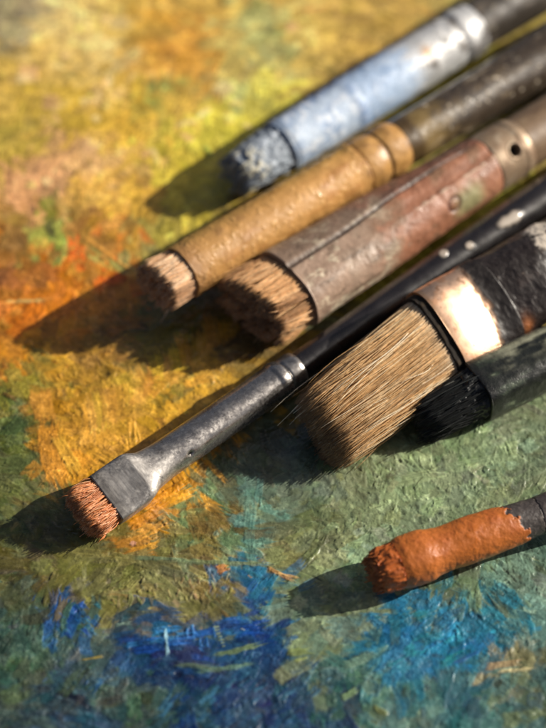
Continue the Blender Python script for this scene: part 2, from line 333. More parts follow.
# scumbled and scraped layers: paint that caught only on the raised crust
_dx = GX[:, :1]*0
for sc_m, sd_, mul, add, thr, amt, hh in [(4.2, 301, 1.6, .035, .26, .6, .14), (3.0, 311, .46, .0, .28, .65, -.07), (1.9, 321, 1.5, .035, .42, .6, .08), (1.6, 331, .42, .0, .46, .65, -.05), (7.5, 341, .60, .004, .28, .5, .03), (2.2, 361, 1.5, .03, .30, .6, .12), (1.2, 371, .5, 0, .38, .6, -.05), (1.1, 351, 1.6, .05, .60, .65, .07)]:
    q = fbm(GX+1.2*fbm(GX, GY, Z0, 2.2, sd_+5, 3), GY*1.15, Z0, sc_m, sd_, 6, .62)
    mk = (sst(thr, thr+.10, q)*(.6+.4*fbm(GX, GY, Z0, .5, sd_+9, 2))).clip(0, 1).astype(np.float32)
    tint = (1+.12*fbm(GX, GY, Z0, 9., sd_+2, 2))[..., None]*np.array([1., 1., .96])
    BC = BC*(1-amt*mk[..., None]) + amt*mk[..., None]*(BC*mul*tint+add*np.array([1, .95, .75])).astype(np.float32)
    H += (hh*mk).astype(np.float32)
BC = BC*GAIN
lum = (BC*np.array([.3, .59, .11], np.float32)).sum(-1, keepdims=True)
blue = np.clip((BC[..., 2:3]-BC[..., 0:1])/(lum+.02), 0, 1.5)/1.5
BC = lum + (BC-lum)*(1.0-.12*blue)
BC[..., 0:1] *= (1-.5*blue); BC[..., 2:3] *= (1-.12*blue)
yel = np.clip((BC[..., 1:2]-BC[..., 2:3])/(BC[..., 1:2]+.01)-.35, 0, 1); BC[..., 2:3] *= (1-.35*yel); BC[..., 0:1] *= (1-.09*yel)
BC[..., 1:2] *= (1+.06*blue)
BC = np.clip(BC, .003, .9)
crustm = sst(.18, .34, fbm(GX, GY, Z0, 1.0, 401, 5, .6))*sst(-.1, .4, fbm(GX, GY, Z0, 14., 402, 2)+.1)
H += (.12*crustm+.10*fbm(GX, GY, Z0, 2.4, 411, 4, .55)).astype(np.float32)
def smooth(a, k):
    for _ in range(k):
        a = (np.roll(a, 1, 0)+a+np.roll(a, -1, 0))/3; a = (np.roll(a, 1, 1)+a+np.roll(a, -1, 1))/3
    return a
Hs = smooth(H, 2)
H = .66*(Hs+.75*(H-Hs))
C1 = np.stack([smooth(BC[..., k], 1) for k in range(3)], -1)
BC = .75*BC+.25*C1
# fleck level break-up
n = fbm(GX, GY, Z0, .9, 51, 4); n2 = fbm(GX, GY, Z0, 5, 61, 3); n3 = fbm(GX*1.0, GY*1.0, Z0, .35, 71, 2)
BC *= (1 + .13*n + .13*n2 + .05*n3)[..., None]
dirt = sst(.25, .8, fbm(GX, GY, Z0, 1.3, 81, 5, .65))
BC = BC*(1-.3*dirt[..., None]) + .3*dirt[..., None]*lin((74,66,40)).astype(np.float32)*.9
BC = np.clip(BC, .002, .9)
H += (.030*fbm(GX, GY, Z0, .7, 91, 4, .6) + .09*fbm(GX, GY, Z0, 16, 93, 2)).astype(np.float32)
edgex = (GX <= gx[0]+1e-6) | (GX >= gx[-1]-1e-6) | (GY <= gy[0]+1e-6) | (GY >= gy[-1]-1e-6)
Zs = np.where(edgex, -5., H-.22)
ny, nx = GX.shape
V = np.stack([GX, GY, Zs], -1).reshape(-1, 3)*S
ii = np.arange(nx*ny).reshape(ny, nx)
Q = np.stack([ii[:-1, :-1], ii[:-1, 1:], ii[1:, 1:], ii[1:, :-1]], -1).reshape(-1, 4)
Mr = np.zeros(GX.shape+(3,), np.float32)
Mr[..., 1] = np.clip(.33 + .18*fbm(GX, GY, Z0, 5, 33, 3), .16, .7); Mr[..., 2] = .6
board = link_mesh('painted_board', V, Q, surf_mat('oil_paint', 900, .07, .10, 0, .6, 4200), attrs={'Col': BC.reshape(-1, 3), 'Mr': Mr.reshape(-1, 3)})
board['kind'] = 'structure'
board['label'] = 'board covered in dried oil paint, ochre and orange at the top, green and blue below'
del BC, BW, Mr

# ------------------------------------------------------------------ brushes
class Brush:
    def __init__(s, p0, z0, p1, z1, roll, label, group=None):
        a = G(*p0, z0); b = G(*p1, z1)
        X = b-a; X /= np.linalg.norm(X)
        Y = np.cross([0, 0, 1.], X); Y /= np.linalg.norm(Y); Zv = np.cross(X, Y)
        r = math.radians(roll)
        Y2 = Y*math.cos(r)+Zv*math.sin(r); Z2 = Zv*math.cos(r)-Y*math.sin(r)
        s.R = np.stack([X, Y2, Z2], 1); s.a = a; s.roll = roll
        o = bpy.data.objects.new('paint_brush', None); COL.objects.link(o)
        o.empty_display_size = .01
        m = Matrix([[*s.R[0], a[0]*S], [*s.R[1], a[1]*S], [*s.R[2], 0], [0, 0, 0, 1]])
        o.matrix_world = m
        s.root = o; s.off = Vector(s.R.T @ np.array([0, 0, a[2]]))*S
        o['label'] = label; o['category'] = 'paint brush'
        o['group'] = group or 'worn paint brushes lying on the painted board'
        s.low = []
    def loc(s, px, py, z):
        return s.R.T @ (G(px, py, z)-s.a)
    def add(s, o, parent=None):
        o.parent = parent or s.root
        if parent is None: o.location = s.off
        return o
    def loft(s, name, prof, x0, x1, fn, mat, parent=None, dx=.16, nt=220, capr=.25, bend=None):
        """prof rows: x, half width, half thickness, exponent; fn(x, th, y, z) -> dict(col, metal, rough, bump, disp)"""
        prof = np.array(prof, float)
        xs = [x0]
        while xs[-1] < x1:
            xs.append(xs[-1] + dx*(1 if xs[-1] < 95 else 5))
        xs[-1] = x1; xs = np.array(xs)
        def pc(xq):
            # smooth monotone interpolation
            out = []
            for k in range(1, 4):
                px_, py_ = prof[:, 0], prof[:, k]
                h = np.diff(px_); d = np.diff(py_)/h
                mm = np.zeros(len(px_)); mm[0] = d[0]; mm[-1] = d[-1]
                for q in range(1, len(px_)-1):
                    mm[q] = 0 if d[q-1]*d[q] <= 0 else 2*d[q-1]*d[q]/(d[q-1]+d[q])
                idx = np.clip(np.searchsorted(px_, xq)-1, 0, len(h)-1)
                t = np.clip((xq-px_[idx])/h[idx], 0, 1); hh = h[idx]
                out.append((2*t**3-3*t*t+1)*py_[idx]+(t**3-2*t*t+t)*hh*mm[idx]+(-2*t**3+3*t*t)*py_[idx+1]+(t**3-t*t)*hh*mm[idx+1])
            return out
        hw, ht, ex = pc(xs)
        # rounded lips at both ends
        ins = np.concatenate([np.array([capr, capr*.3, 0]), np.zeros(len(xs)), np.array([0, capr*.3, capr])])
        xx = np.concatenate([[xs[0], xs[0]+0.0, xs[0]+capr*.3], xs+0, [xs[-1]-capr*.3, xs[-1], xs[-1]]])
        xx[3] = xs[0]+capr*.6; xx[-4] = xs[-1]-capr*.6
        xx = np.maximum.accumulate(xx)
        hw = np.concatenate([[hw[0]]*3, hw, [hw[-1]]*3])-ins; ht = np.concatenate([[ht[0]]*3, ht, [ht[-1]]*3])-ins
        ex = np.concatenate([[ex[0]]*3, ex, [ex[-1]]*3])
        th = np.arange(nt)/nt*2*math.pi
        TH, XX = np.meshgrid(th, xx)
        c, sn = np.cos(TH), np.sin(TH); e = 2/ex[:, None]
        yy = hw[:, None]*np.sign(c)*np.abs(c)**e; zz = ht[:, None]*np.sign(sn)*np.abs(sn)**e
        A_ = fn(XX, np.degrees(TH), yy, zz)
        disp = A_.get('disp', 0)*np.ones_like(XX)
        fade = np.minimum(1, np.minimum(np.arange(len(xx)), np.arange(len(xx))[::-1])/4.)[:, None]
        rl = np.sqrt(yy**2+zz**2)+1e-6
        yy = yy+yy/rl*disp*fade; zz = zz+zz/rl*disp*fade
        if bend is not None:
            by, bz = bend(XX); yy = yy+by; zz = zz+bz
        P = np.stack([XX, yy, zz], -1).reshape(-1, 3)
        nr = len(xx)
        i = np.arange(nr*nt).reshape(nr, nt); j = np.roll(i, -1, 1)
        Qd = np.stack([i[:-1], i[1:], j[1:], j[:-1]], -1).reshape(-1, 4)
        # caps
        c0 = P[:nt].mean(0); c1 = P[-nt:].mean(0); n0 = len(P)
        P = np.vstack([P, c0, c1])
        T0 = np.stack([np.full(nt, n0), i[0], j[0]], -1); T1 = np.stack([np.full(nt, n0+1), j[-1], i[-1]], -1)
        def full(k, d):
            v = A_.get(k, d); return np.broadcast_to(np.asarray(v, float), XX.shape)
        col = np.broadcast_to(A_['col'], XX.shape+(3,)).reshape(-1, 3)
        col = np.vstack([col, col[:nt].mean(0), col[-nt:].mean(0)])
        mr = np.stack([full('metal', 0.), full('rough', .5), full('bump', 1.)], -1).reshape(-1, 3)
        mr = np.vstack([mr, mr[0], mr[-1]])
        o = link_mesh(name, P*S, Qd, mat, attrs={'Col': np.clip(col, .002, .95), 'Mr': np.clip(mr, 0, 1)}, tris=np.vstack([T0, T1]))
        W_ = P @ s.R.T
        s.low.append((name, round(float((W_[:, 2]+s.a[2]).min()), 2)))
        return s.add(o, parent)
    def hair(s, n, xr, hw, ht, ex, tip, sw, st, mat, colfn, dia=.16, jit=.5, seed=1, seg=6, clump=.35, ncl=40, stray=.01, lenj=.6, root_dark=0., arc=0., wave=.15, slant=0.):
        """bundle from the ferrule mouth at xr to around tip (x,y,z)"""
        r = np.random.RandomState(seed)
        t = r.rand(n)*2*math.pi; rr = r.rand(n)**.44
        c, sn = np.cos(t), np.sin(t)
        uy = rr*np.sign(c)*np.abs(c)**(2/ex); uz = rr*np.sign(sn)*np.abs(sn)**(2/ex)
        root = np.stack([np.full(n, xr), hw*uy, ht*uz], -1)
        # tips
        cl = r.rand(ncl, 2)*2-1
        d = (uy[:, None]-cl[:, 0])**2+(uz[:, None]-cl[:, 1])**2*.5; k = d.argmin(1)
        tu = uy*(1-clump)+cl[k, 0]*clump; tz_ = uz*(1-clump)+cl[k, 1]*clump
        clx = r.normal(0, lenj*.5, ncl)
        L = xr-tip[0]
        tx = tip[0]+np.abs(r.normal(0, lenj, n))+clx[k]+arc*(uy**2)+slant*uy
        tipP = np.stack([tx, tip[1]+sw*tu+r.normal(0, .12*jit, n), tip[2]+st*tz_+r.normal(0, .12*jit, n)], -1)
        ns = int(n*stray)
        if ns:
            tipP[:ns, 1:] += r.normal(0, 1.1, (ns, 2)); tipP[:ns, 0] -= r.rand(ns)*1.0
        ph = r.rand(n)*6.28; wv = r.normal(0, wave, n)
        P = []
        sidesn = 4
        base = np.empty((n, seg+1, 3))
        for q in range(seg+1):
            u = q/seg
            sft = u**1.08 if L > 12 else u
            p = root*(1-u)+tipP*u
            p[:, 1] = root[:, 1]*(1-sft)+tipP[:, 1]*sft; p[:, 2] = root[:, 2]*(1-sft)+tipP[:, 2]*sft
            p[:, 1] += wv*np.sin(u*3.1+ph)*math.sin(u*2.2); p[:, 2] += wv*np.cos(u*2.7+ph)*math.sin(u*2.2)
            base[:, q] = p
        dj = dia*(.7+.6*r.rand(n))
        ang = np.arange(sidesn)/sidesn*2*math.pi
        verts = np.empty((n, seg+1, sidesn, 3))
        for q in range(seg+1):
            w_ = dj/2*(1-.45*(q/seg)**2)
            verts[:, q, :, 0] = base[:, q, None, 0]
            verts[:, q, :, 1] = base[:, q, None, 1]+w_[:, None]*np.cos(ang)
            verts[:, q, :, 2] = base[:, q, None, 2]+w_[:, None]*np.sin(ang)
        idx = np.arange(n*(seg+1)*sidesn).reshape(n, seg+1, sidesn); jn = np.roll(idx, -1, 2)
        Qd = np.stack([idx[:, :-1], jn[:, :-1], jn[:, 1:], idx[:, 1:]], -1).reshape(-1, 4)
        tipq = idx[:, -1].reshape(-1, 4)
        u = np.broadcast_to((np.arange(seg+1)/seg)[None, :, None], (n, seg+1, sidesn))
        hr = np.broadcast_to(r.rand(n)[:, None, None], u.shape); h2 = np.broadcast_to(r.rand(ncl)[k][:, None, None], u.shape)
        col = colfn(u, hr, h2, verts)
        V_ = verts.reshape(-1, 3)
        W_ = V_ @ s.R.T + s.a
        lowz = W_[:, 2]
        s.low.append(('bristles', round(float(lowz.min()), 2)))
        bad = lowz < .12
        W_[bad, 2] = .12+.1*np.random.RandomState(3).rand(bad.sum())
        V_ = (W_-s.a) @ s.R
        o = link_mesh('bristles', V_*S, np.vstack([Qd, tipq]), mat, attrs={'Col': np.clip(col, .002, .95).reshape(-1, 3)})
        return s.add(o)

def C3(*c): return lin(c)
def blend(base, *layers):
    out = base
    for m, c in layers: out = mixc(out, np.asarray(c), np.clip(m, 0, 1))
    return out
def base_of(X, c): return np.broadcast_to(np.asarray(c, float), X.shape+(3,)).copy()
TH_CAM = 123

# ---- 1 blue and white brush, far side
b = Brush((228,180), 5.9, (446,44), 6.3, 0, 'brush with blue and white paint smeared along its ferrule and grey clotted bristles')
m_f1 = surf_mat('smeared_blue_paint', 500, .12, .12)
def f1(x, th, y, z):
    n = fbm(x, y, z, 3, 101, 4); nl = fbm(x*.35, y, z, 1.6, 102, 4); n3 = fbm(x, y, z, 1., 103, 3)
    c = base_of(x, C3(184,200,220))
    c = blend(c, (sst(.0, .6, nl+.1)*.7, C3(136,160,194)), (sst(80, 45, th+14*n)*.85, C3(58,94,148)),
              (sst(.15,.7,n3+nl*.5)*.75, C3(222,228,236)))
    band = np.exp(-((x-31-.4*n)/1.1)**2); c = blend(c, (band*.55*sst(-.5,.4,n), C3(84,122,176)))
    secB = sst(31.5, 33, x)*sst(50, 40, x+5*n); c = blend(c, (secB*.5, C3(136,166,204)))
    met = sst(42, 50, x+4*nl)
    c = blend(c, (met*.8, C3(206,203,198)), (met*sst(.1,.5,n)*.8, C3(70,60,52)), (sst(70,40,th)*met*.9, C3(38,36,36)))
    c = blend(c, (np.exp(-((x-50.5)/1.2)**2-((th-120)/14)**2)*.9, C3(170,130,84)))
    g = np.exp(-((x-14.1)/.5)**2)*.6; c = blend(c, (g, C3(40,46,58)))
    d = .10*n + .05*n3 + .18*band - .25*np.exp(-((x-60)/.7)**2) + .2*np.exp(-((x-62)/.9)**2)
    return dict(col=c, metal=met*.3*sst(.5,.1,n), rough=.5, bump=.7, disp=d)
b.loft('ferrule', [(13.3,5.4,5.2,2.2),(30,5.55,5.4,2.1),(45,5.75,5.7,2),(66,5.7,5.7,2)], 13.3, 66, f1, m_f1)
dark_handle = surf_mat('worn_dark_lacquer', 350, .10, .3, .3)
def h1(x, th, y, z):
    n = fbm(x, y, z, 2.2, 111, 4); nl = fbm(x*.25, y, z, 1.4, 112, 4)
    c = blend(base_of(x, C3(62,56,50)), (sst(.1,.7,nl)*.7, C3(112,102,90)), (sst(.45,.8,n)*.6, C3(150,140,120)))
    return dict(col=c, rough=.38+.1*n, bump=.6, disp=.05*n)
b.loft('handle', [(66,5.3,5.3,2),(80,5.7,5.7,2),(105,6.0,6.0,2),(150,4.6,4.6,2),(196,2.6,2.6,2),(204,1.6,1.6,2)], 66, 204, h1, dark_handle)
mh = hair_mat('paint_stiffened_hair', .5)
t_ = b.loc(231, 178, 5.4)
def c1(u, hr, h2, v):
    c = blend(base_of(u, C3(140,150,160)), (sst(.4,.9,hr)*.8, C3(186,194,204)), (sst(.6,.8,h2)*sst(.3,.6,u)*.8, C3(206,200,170)), (sst(.35,.0,h2)*.7, C3(46,52,62)))
    return c
b.hair(900, 14.3, 4.5, 4.3, 2.1, t_, 4.1, 3.8, mh, c1, dia=.24, seed=5, clump=.6, ncl=70, lenj=1.0, jit=1.6, wave=.3, stray=.03)
def crust1(x, th, y, z):
    n = fbm(x*.35, y, z, 1.0, 118, 4); n2 = fbm(x, y, z, .8, 119, 3)
    c = blend(base_of(x, C3(140,150,162)), (sst(.1,.6,n)*.7, C3(190,200,212)), (sst(.0,.4,n2)*sst(8.5,4,x)*.95, C3(240,234,208)))  # cream clots, made paler towards the tip to brighten it in shadow
    return dict(col=c, rough=.6, bump=.9, disp=.35*n+.2*n2)
b.loft('dried_paint', [(2.6,3.4,3.3,2.1),(6,4.6,4.5,2.1),(13.4,4.9,4.7,2.1)], 2.6, 13.4, crust1, m_f1)

# ---- 2 ochre ferrule with two bead rings
b = Brush((153,290), 9.8, (546,57), 7.6, 0, 'round brush with an ochre stained ferrule, two bead rings and a worn dark handle')
m_f2 = surf_mat('ochre_stained_metal', 420, .12, .16, .15)
def f2(x, th, y, z):
    n = fbm(x, y, z, 2.6, 121, 5, .6); nl = fbm(x*.3, y, z, 1.5, 122, 4); n3 = fbm(x, y, z, .9, 123, 3)
    c = blend(base_of(x, C3(192,144,82)), (sst(.1,.7,nl)*.6, C3(164,110,54)), (sst(95,50,th)*.5, C3(186,150,58)), (sst(.25,.7,n)*.55, C3(122,84,44)), (sst(.3,.8,n3)*.5, C3(222,176,110)))
    c = blend(c, (sst(40,20,x+5*n)*.35, C3(150,112,62)), (sst(12,7,x+n)*.4, C3(120,84,60)))
    met = 0*x
    return dict(col=c, metal=met, rough=.54+.1*n, bump=.7, disp=.12*n+.05*nl+.08*sst(.3,.6,n3))
b.loft('ferrule', [(6.5,5.15,5.15,2),(12,5.2,5.2,2),(40,5.15,5.15,2),(47,5.25,5.25,2),(49.5,5.4,5.4,2)], 6.5, 49.5, f2, m_f2)
def r2(x, th, y, z):
    n = fbm(x, y, z, 1.8, 125, 4)
    c = blend(base_of(x, C3(178,134,76)), (sst(.1,.7,n)*.7, C3(122,88,52)), (sst(.2,.7,fbm(x,y,z,1.,126,4))*.5, C3(216,170,106)), (sst(.72,1.0,np.abs(((x-49.5)%5.4)-2.7)/2.7)*.6, C3(84,56,30)))
    return dict(col=c, rough=.46+.1*n, bump=.7, disp=.10*n)
ring_m = surf_mat('amber_ring', 500, .08, .2, .0)
fer = [o for o in b.root.children if o.name.startswith('ferrule')][0]
for xa in (49.5, 54.9):
    b.loft('bead_ring', [(xa,5.0,5.0,2),(xa+.7,5.25,5.25,2),(xa+2.7,5.4,5.4,2),(xa+4.7,5.2,5.2,2),(xa+5.4,4.95,4.95,2)], xa, xa+5.4, r2, ring_m, parent=fer)
def h2f(x, th, y, z):
    n = fbm(x, y, z, 2.2, 131, 5, .6); nl = fbm(x*.22, y, z, 1.2, 132, 4)
    c = blend(base_of(x, C3(66,56,46)), (sst(.0,.6,nl)*.7, C3(110,94,72)), (sst(.3,.7,n)*.6, C3(38,32,28)), (sst(.5,.85,nl)*.8, C3(186,172,150)), (sst(.62,.85,fbm(x,y,z,.8,133,3))*.9, C3(200,188,168)))  # fine pale specks painted in as glints on the lacquer
    c = blend(c, (sst(76,64,x+5*n)*.8, C3(132,110,66)), (sst(64.5,62.6,x)*.8, C3(60,44,26)), (sst(60,30,th+10*n)*.5, C3(40,34,30)))
    return dict(col=c, rough=.36+.1*n, bump=.7, disp=.06*n)
b.loft('handle', [(60.3,4.9,4.9,2),(63,4.95,4.95,2),(85,5.2,5.2,2),(115,6.5,6.5,2),(160,4.4,4.4,2),(205,2.6,2.6,2),(212,1.6,1.6,2)], 60.3, 212, h2f, dark_handle)
mhb = hair_mat('hog_bristle', .42)
def c2(u, hr, h2, v):
    c = blend(base_of(u, C3(228,184,140)), (sst(.5,1,hr)*.8, C3(250,226,194)), (sst(.5,.1,h2)*.7, C3(160,112,74)), (sst(.14,.0,u)*.8, C3(50,34,24)), (sst(.93,1.,u)*.4, C3(130,90,60)))  # last stretch browned, end-face shade put into the hair colour
    return c
t_ = b.loc(154, 289, 9.5)
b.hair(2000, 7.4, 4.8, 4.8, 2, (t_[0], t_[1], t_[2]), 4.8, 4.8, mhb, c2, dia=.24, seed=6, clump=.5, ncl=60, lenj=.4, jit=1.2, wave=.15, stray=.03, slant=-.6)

# ---- 3 wide flat brush, red brown
b = Brush((250,312), 6.9, (505,153), 6.9, 0, 'thick brush with a creased red brown ferrule and a small round hole near the handle')
m_f3 = surf_mat('rusty_painted_metal', 380, .14, .2, .1)
def f3(x, th, y, z):
    n = fbm(x, y, z, 3.2, 141, 5, .6); nl = fbm(x*.35, y, z, 1.7, 142, 4); n3 = fbm(x, y, z, 1.1, 143, 4)
    crease = 92-14*sst(10, 50, x)+1.2*fbm(x, y*0, z*0, 9, 140, 2)
    c = blend(base_of(x, C3(152,102,76)), (sst(.0,.6,nl)*.5, C3(116,78,56)), (sst(.2,.7,n)*.4, C3(184,134,104)), (sst(.3,.7,fbm(x,y,z,5,149,3))*.5, C3(128,108,84)))
    up = sst(crease+1, crease-3, th)*sst(-60, 0, th); c = blend(c, (up*.65, C3(112,76,62)), (up*sst(.1,.6,nl)*.6, C3(84,66,54)))  # darker above the crease, its shading put into the colour
    front = sst(34, 22, x+5*n); c = blend(c, (front*.8, C3(156,136,118)), (front*sst(.1,.4,fbm(x*.6,y,z,2.4,148,5,.6))*.75, C3(208,194,168)), (front*sst(.2,.6,nl)*.7, C3(104,84,66)), (up*front*.5, C3(108,88,72)))
    kh = np.exp(-((x-49)/4.)**4-((th-160)/24.)**4); c = blend(c, (kh*.9, C3(140,138,98)))
    rw = 5.9; dd = np.hypot(x-45.2, (th-150)*math.pi/180*7.2); ringm = np.exp(-((dd-1.5)/.4)**2); c = blend(c, (ringm*.85, C3(84,46,34)), (np.exp(-(dd/1.)**2)*.5, C3(128,74,54)))
    cr = np.exp(-((th-crease)/2.8)**2)*sst(60, 50, x); c = blend(c, (cr*.8, C3(48,34,28)))
    rid = np.exp(-((th-120)/3.)**2)*sst(30, 42, x); c = blend(c, (rid*sst(-.4,.3,n3)*.6, C3(206,186,164)))
    facet = np.exp(-((th-107)/11)**2)
    d = -.55*cr + .22*rid - .25*facet + .10*n + .07*n3 - .25*ringm
    return dict(col=c, metal=0*x, rough=.52+.08*n, bump=.45, disp=d+.16*fbm(x,y,z,7,147,2))
P3 = [(8.8,8.7,6.3,2.3),(25,8.1,6.3,2.2),(45,7.0,6.2,2.05),(57.5,6.4,6.3,2),(58.4,6.1,6.1,2)]
fer = b.loft('ferrule', P3, 8.8, 58.4, f3, m_f3, nt=480)
m_b3 = surf_mat('dull_bronze', 420, .10, .2)
hx, hth = 63.0, 130
def k3(x, th, y, z):
    n = fbm(x, y, z, 2.5, 151, 4)
    c = blend(base_of(x, C3(152,130,106)), (sst(.0,.6,n)*.6, C3(112,86,66)), (sst(.1,.6,fbm(x,y,z,1.2,152,4))*.5, C3(186,170,148)))
    dd = np.hypot(x-hx, (th-hth)*math.pi/180*6.0)
    hole = sst(1.4, 1.1, dd)
    c = blend(c, (hole, C3(24,18,14)))
    rim = np.exp(-((dd-1.65)/.25)**2)
    return dict(col=c, metal=.35*(1-hole), rough=.48+.1*n+.3*hole, bump=.5, disp=.05*n-1.7*hole+.12*rim+.18*np.exp(-((x-65.6)/.5)**2))
b.loft('crimp_band', [(58.4,6.1,6.1,2),(60,6.15,6.15,2),(66,6.0,6.0,2),(67.4,5.75,5.75,2)], 58.4, 67.4, k3, m_b3, parent=fer, dx=.1, nt=360)
def h3(x, th, y, z):
    n = fbm(x, y, z, 3, 155, 4); nl = fbm(x*.2, y, z, 1.2, 156, 4)
    c = blend(base_of(x, C3(124,102,80)), (sst(.1,.7,nl)*.6, C3(90,70,54)), (sst(.4,.8,n)*.4, C3(160,140,112)))
    return dict(col=c, rough=.45, bump=.5, disp=.04*n)
b.loft('handle', [(67.4,5.5,5.5,2),(80,5.7,5.7,2),(105,6.5,6.5,2),(150,4.6,4.6,2),(200,2.8,2.8,2),(207,1.7,1.7,2)], 67.4, 207, h3, surf_mat('bare_worn_wood', 300, .08, .2))
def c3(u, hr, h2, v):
    c = blend(base_of(u, C3(214,164,112)), (sst(.5,1,hr)*.8, C3(242,202,152)), (sst(.5,.1,h2)*.7, C3(130,88,56)), (sst(.12,.0,u)*.8, C3(40,28,20)), (sst(.9,1.,u)*.4, C3(120,80,52)))  # outer ends coloured brown for the shade on the cut face
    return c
t_ = b.loc(252, 311, 6.6) + np.array([-.9, 0, 0])
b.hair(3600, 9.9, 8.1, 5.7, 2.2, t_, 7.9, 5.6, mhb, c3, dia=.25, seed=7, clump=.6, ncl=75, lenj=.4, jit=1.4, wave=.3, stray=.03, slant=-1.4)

# ---- 4 slim brush with bare metal ferrule
b = Brush((88,512), 4.1, (546,197), 4.3, 24, 'slim flat brush with a bare steel ferrule, glossy black handle and short ginger bristles')
m_st = surf_mat('scuffed_steel', 600, .05, .18)
def f4(x, th, y, z):
    n = fbm(x, y, z, 2.2, 161, 4); nl = fbm(x*.2, y, z, .9, 162, 4); n3 = fbm(x, y, z, .7, 163, 4, .7)
    c = blend(base_of(x, C3(164,160,156)), (sst(.1,.6,n)*.4, C3(122,118,116)), (sst(.35,.8,n3)*.6, C3(214,210,204)), (sst(.35,.7,nl)*.4, C3(100,98,100)), (sst(.2,.7,fbm(x, y, z, .28, 166, 2))*.4, C3(214,210,204)), (sst(.3,.8,fbm(x, y, z, .4, 167, 2))*.4, C3(110,106,104)))
    c = blend(c, (sst(6.2,4.0,x+.5*n)*.5, C3(50,44,40)))
    pit = np.exp(-((x-20.5)/.5)**2-((th-128)/7.)**2); c = blend(c, (pit, C3(36,34,34)))
    sp = sst(.9, 1.1, fbm(x, y, z, .8, 168, 2)); c = blend(c, (sp*.6, C3(52,48,46)))
    return dict(col=c, metal=.9-.3*sp, rough=.27+.05*n+.05*n3+.26*sst(20,13,x)+.08*fbm(x,y,z,.3,165,2), bump=.45, disp=.015*n-.25*pit)
fer = b.loft('ferrule', [(3.5,4.8,2.0,7),(6,4.85,2.3,7),(9.8,4.75,3.05,7),(10.6,4.6,3.2,6),(13.2,3.75,3.15,2.6),(17,3.45,3.3,2.1),(30,3.4,3.4,2),(42,3.5,3.5,2),(43,3.75,3.75,2),(44.2,3.6,3.6,2),(44.6,3.2,3.2,2)], 3.5, 44.6, f4, m_st, dx=.12)
def f4b(x, th, y, z):
    d = f4(x, th, y, z); d['rough'] = d['rough']*0+.3; d['disp'] = 0*x; return d
b.loft('crimp_band', [(44.6,3.1,3.1,2),(45.2,3.35,3.35,2),(47,3.4,3.4,2),(47.9,3.2,3.2,2)], 44.6, 47.9, f4b, m_st, parent=fer)
specks = []
for px, py, r_ in [(443,256,.75),(468,247,.7),(506,222,1.0),(514,217,1.1),(500,226,.6)]:
    l = b.loc(px, py, 7.2); specks.append((l[0], math.degrees(math.atan2(l[2], l[1])), r_))
def h4(x, th, y, z):
    n = fbm(x, y, z, 2.2, 171, 4); nl = fbm(x*.15, y, z, .8, 172, 4)
    c = blend(base_of(x, C3(30,27,28)), (sst(.3,.8,nl)*.5, C3(58,54,56)))
    k = 0*x
    for sx, sth, r_ in specks:
        k = np.maximum(k, sst(1.25, .75, (np.hypot((x-sx)*.8, (th-sth)*math.pi/180*3.4)+.35*n)/r_))
    c = blend(c, (k, C3(176,164,150)))
    return dict(col=c, rough=.3+.08*n+.3*k, bump=.35, disp=.02*n+.25*k)
b.loft('handle', [(47.9,2.75,2.75,2),(52,2.8,2.8,2),(70,3.2,3.2,2),(95,3.7,3.7,2),(115,3.9,3.9,2),(160,2.6,2.6,2),(205,1.5,1.5,2),(209,1.1,1.1,2)], 47.9, 209, h4, surf_mat('black_gloss_lacquer', 300, .04, .2, .6))
def c4(u, hr, h2, v):
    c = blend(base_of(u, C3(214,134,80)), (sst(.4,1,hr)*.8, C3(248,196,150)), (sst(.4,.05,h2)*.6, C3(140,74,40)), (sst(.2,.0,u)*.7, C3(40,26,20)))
    return c
t_ = b.loc(90, 512, 3.4)
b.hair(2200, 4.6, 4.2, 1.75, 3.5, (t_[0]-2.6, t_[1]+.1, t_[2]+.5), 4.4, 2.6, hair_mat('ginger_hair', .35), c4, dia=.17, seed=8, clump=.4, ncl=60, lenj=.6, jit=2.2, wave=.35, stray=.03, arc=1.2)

# ---- 5 broad flat brush with copper ferrule
b = Brush((437,337), 8.9, (545,270), 8.9, 30, 'broad flat brush with long tan bristles and a shiny copper ferrule under crusted black paint')
X5 = 0.
m_cu = surf_mat('copper', 420, .08, .10)
def f5(x, th, y, z):
    n = fbm(x, y, z, 2.8, 181, 4); n3 = fbm(x, y, z, 1., 182, 4)
    bd = 9.3+1.1*n+.35*n3 + 1.2*np.cos(np.radians(th-40))
    k = sst(bd-.9, bd+.5, x+.3*n3)
    c = blend(base_of(x, C3(244,204,172)), (sst(.2,.7,n)*.5, C3(232,168,122)), (sst(.35,.8,n3)*.6, C3(176,116,80)), (sst(.3,.7,fbm(x,y,z,1.6,188,4))*sst(6,9,x)*.7, C3(120,84,64)))
    c = blend(c, (np.exp(-((x-.3)/.5)**2)*.5, C3(120,90,60)), (k, C3(36,30,28)))
    return dict(col=c, metal=1-k, rough=.43*(1-k)+.5*k+.05*n, bump=.2+.75*k, disp=.03*n+k*(.35+.12*n3))
fer = b.loft('ferrule', [(0,9.2,4.9,2.8),(2.5,9.2,5.1,2.8),(6,9.1,4.75,2.7),(10.5,8.8,3.9,2.6),(14,8.5,4.8,2.5)], 0, 14, f5, m_cu, capr=.04)
def k5(x, th, y, z):
    n = fbm(x, y, z, 1.2, 184, 3)
    return dict(col=blend(base_of(x, C3(34,26,18)), (sst(.2,.7,n)*.5, C3(64,50,30))), rough=.9, bump=.8, disp=.1*n)
b.loft('dried_paint', [(-1.5,8.6,4.3,3.),(.4,8.7,4.4,3.)], -1.5, .6, k5, m_f1, parent=fer)
wl_ = []
for px, py, r_ in [(541,243,2.3),(544,256,1.6),(538,236,1.2)]:
    l = b.loc(px, py, 13.5); wl_.append((l[0], math.degrees(math.atan2(l[2], l[1])), r_))
l = b.loc(527, 318, 10); br = (l[0], math.degrees(math.atan2(l[2], l[1])))
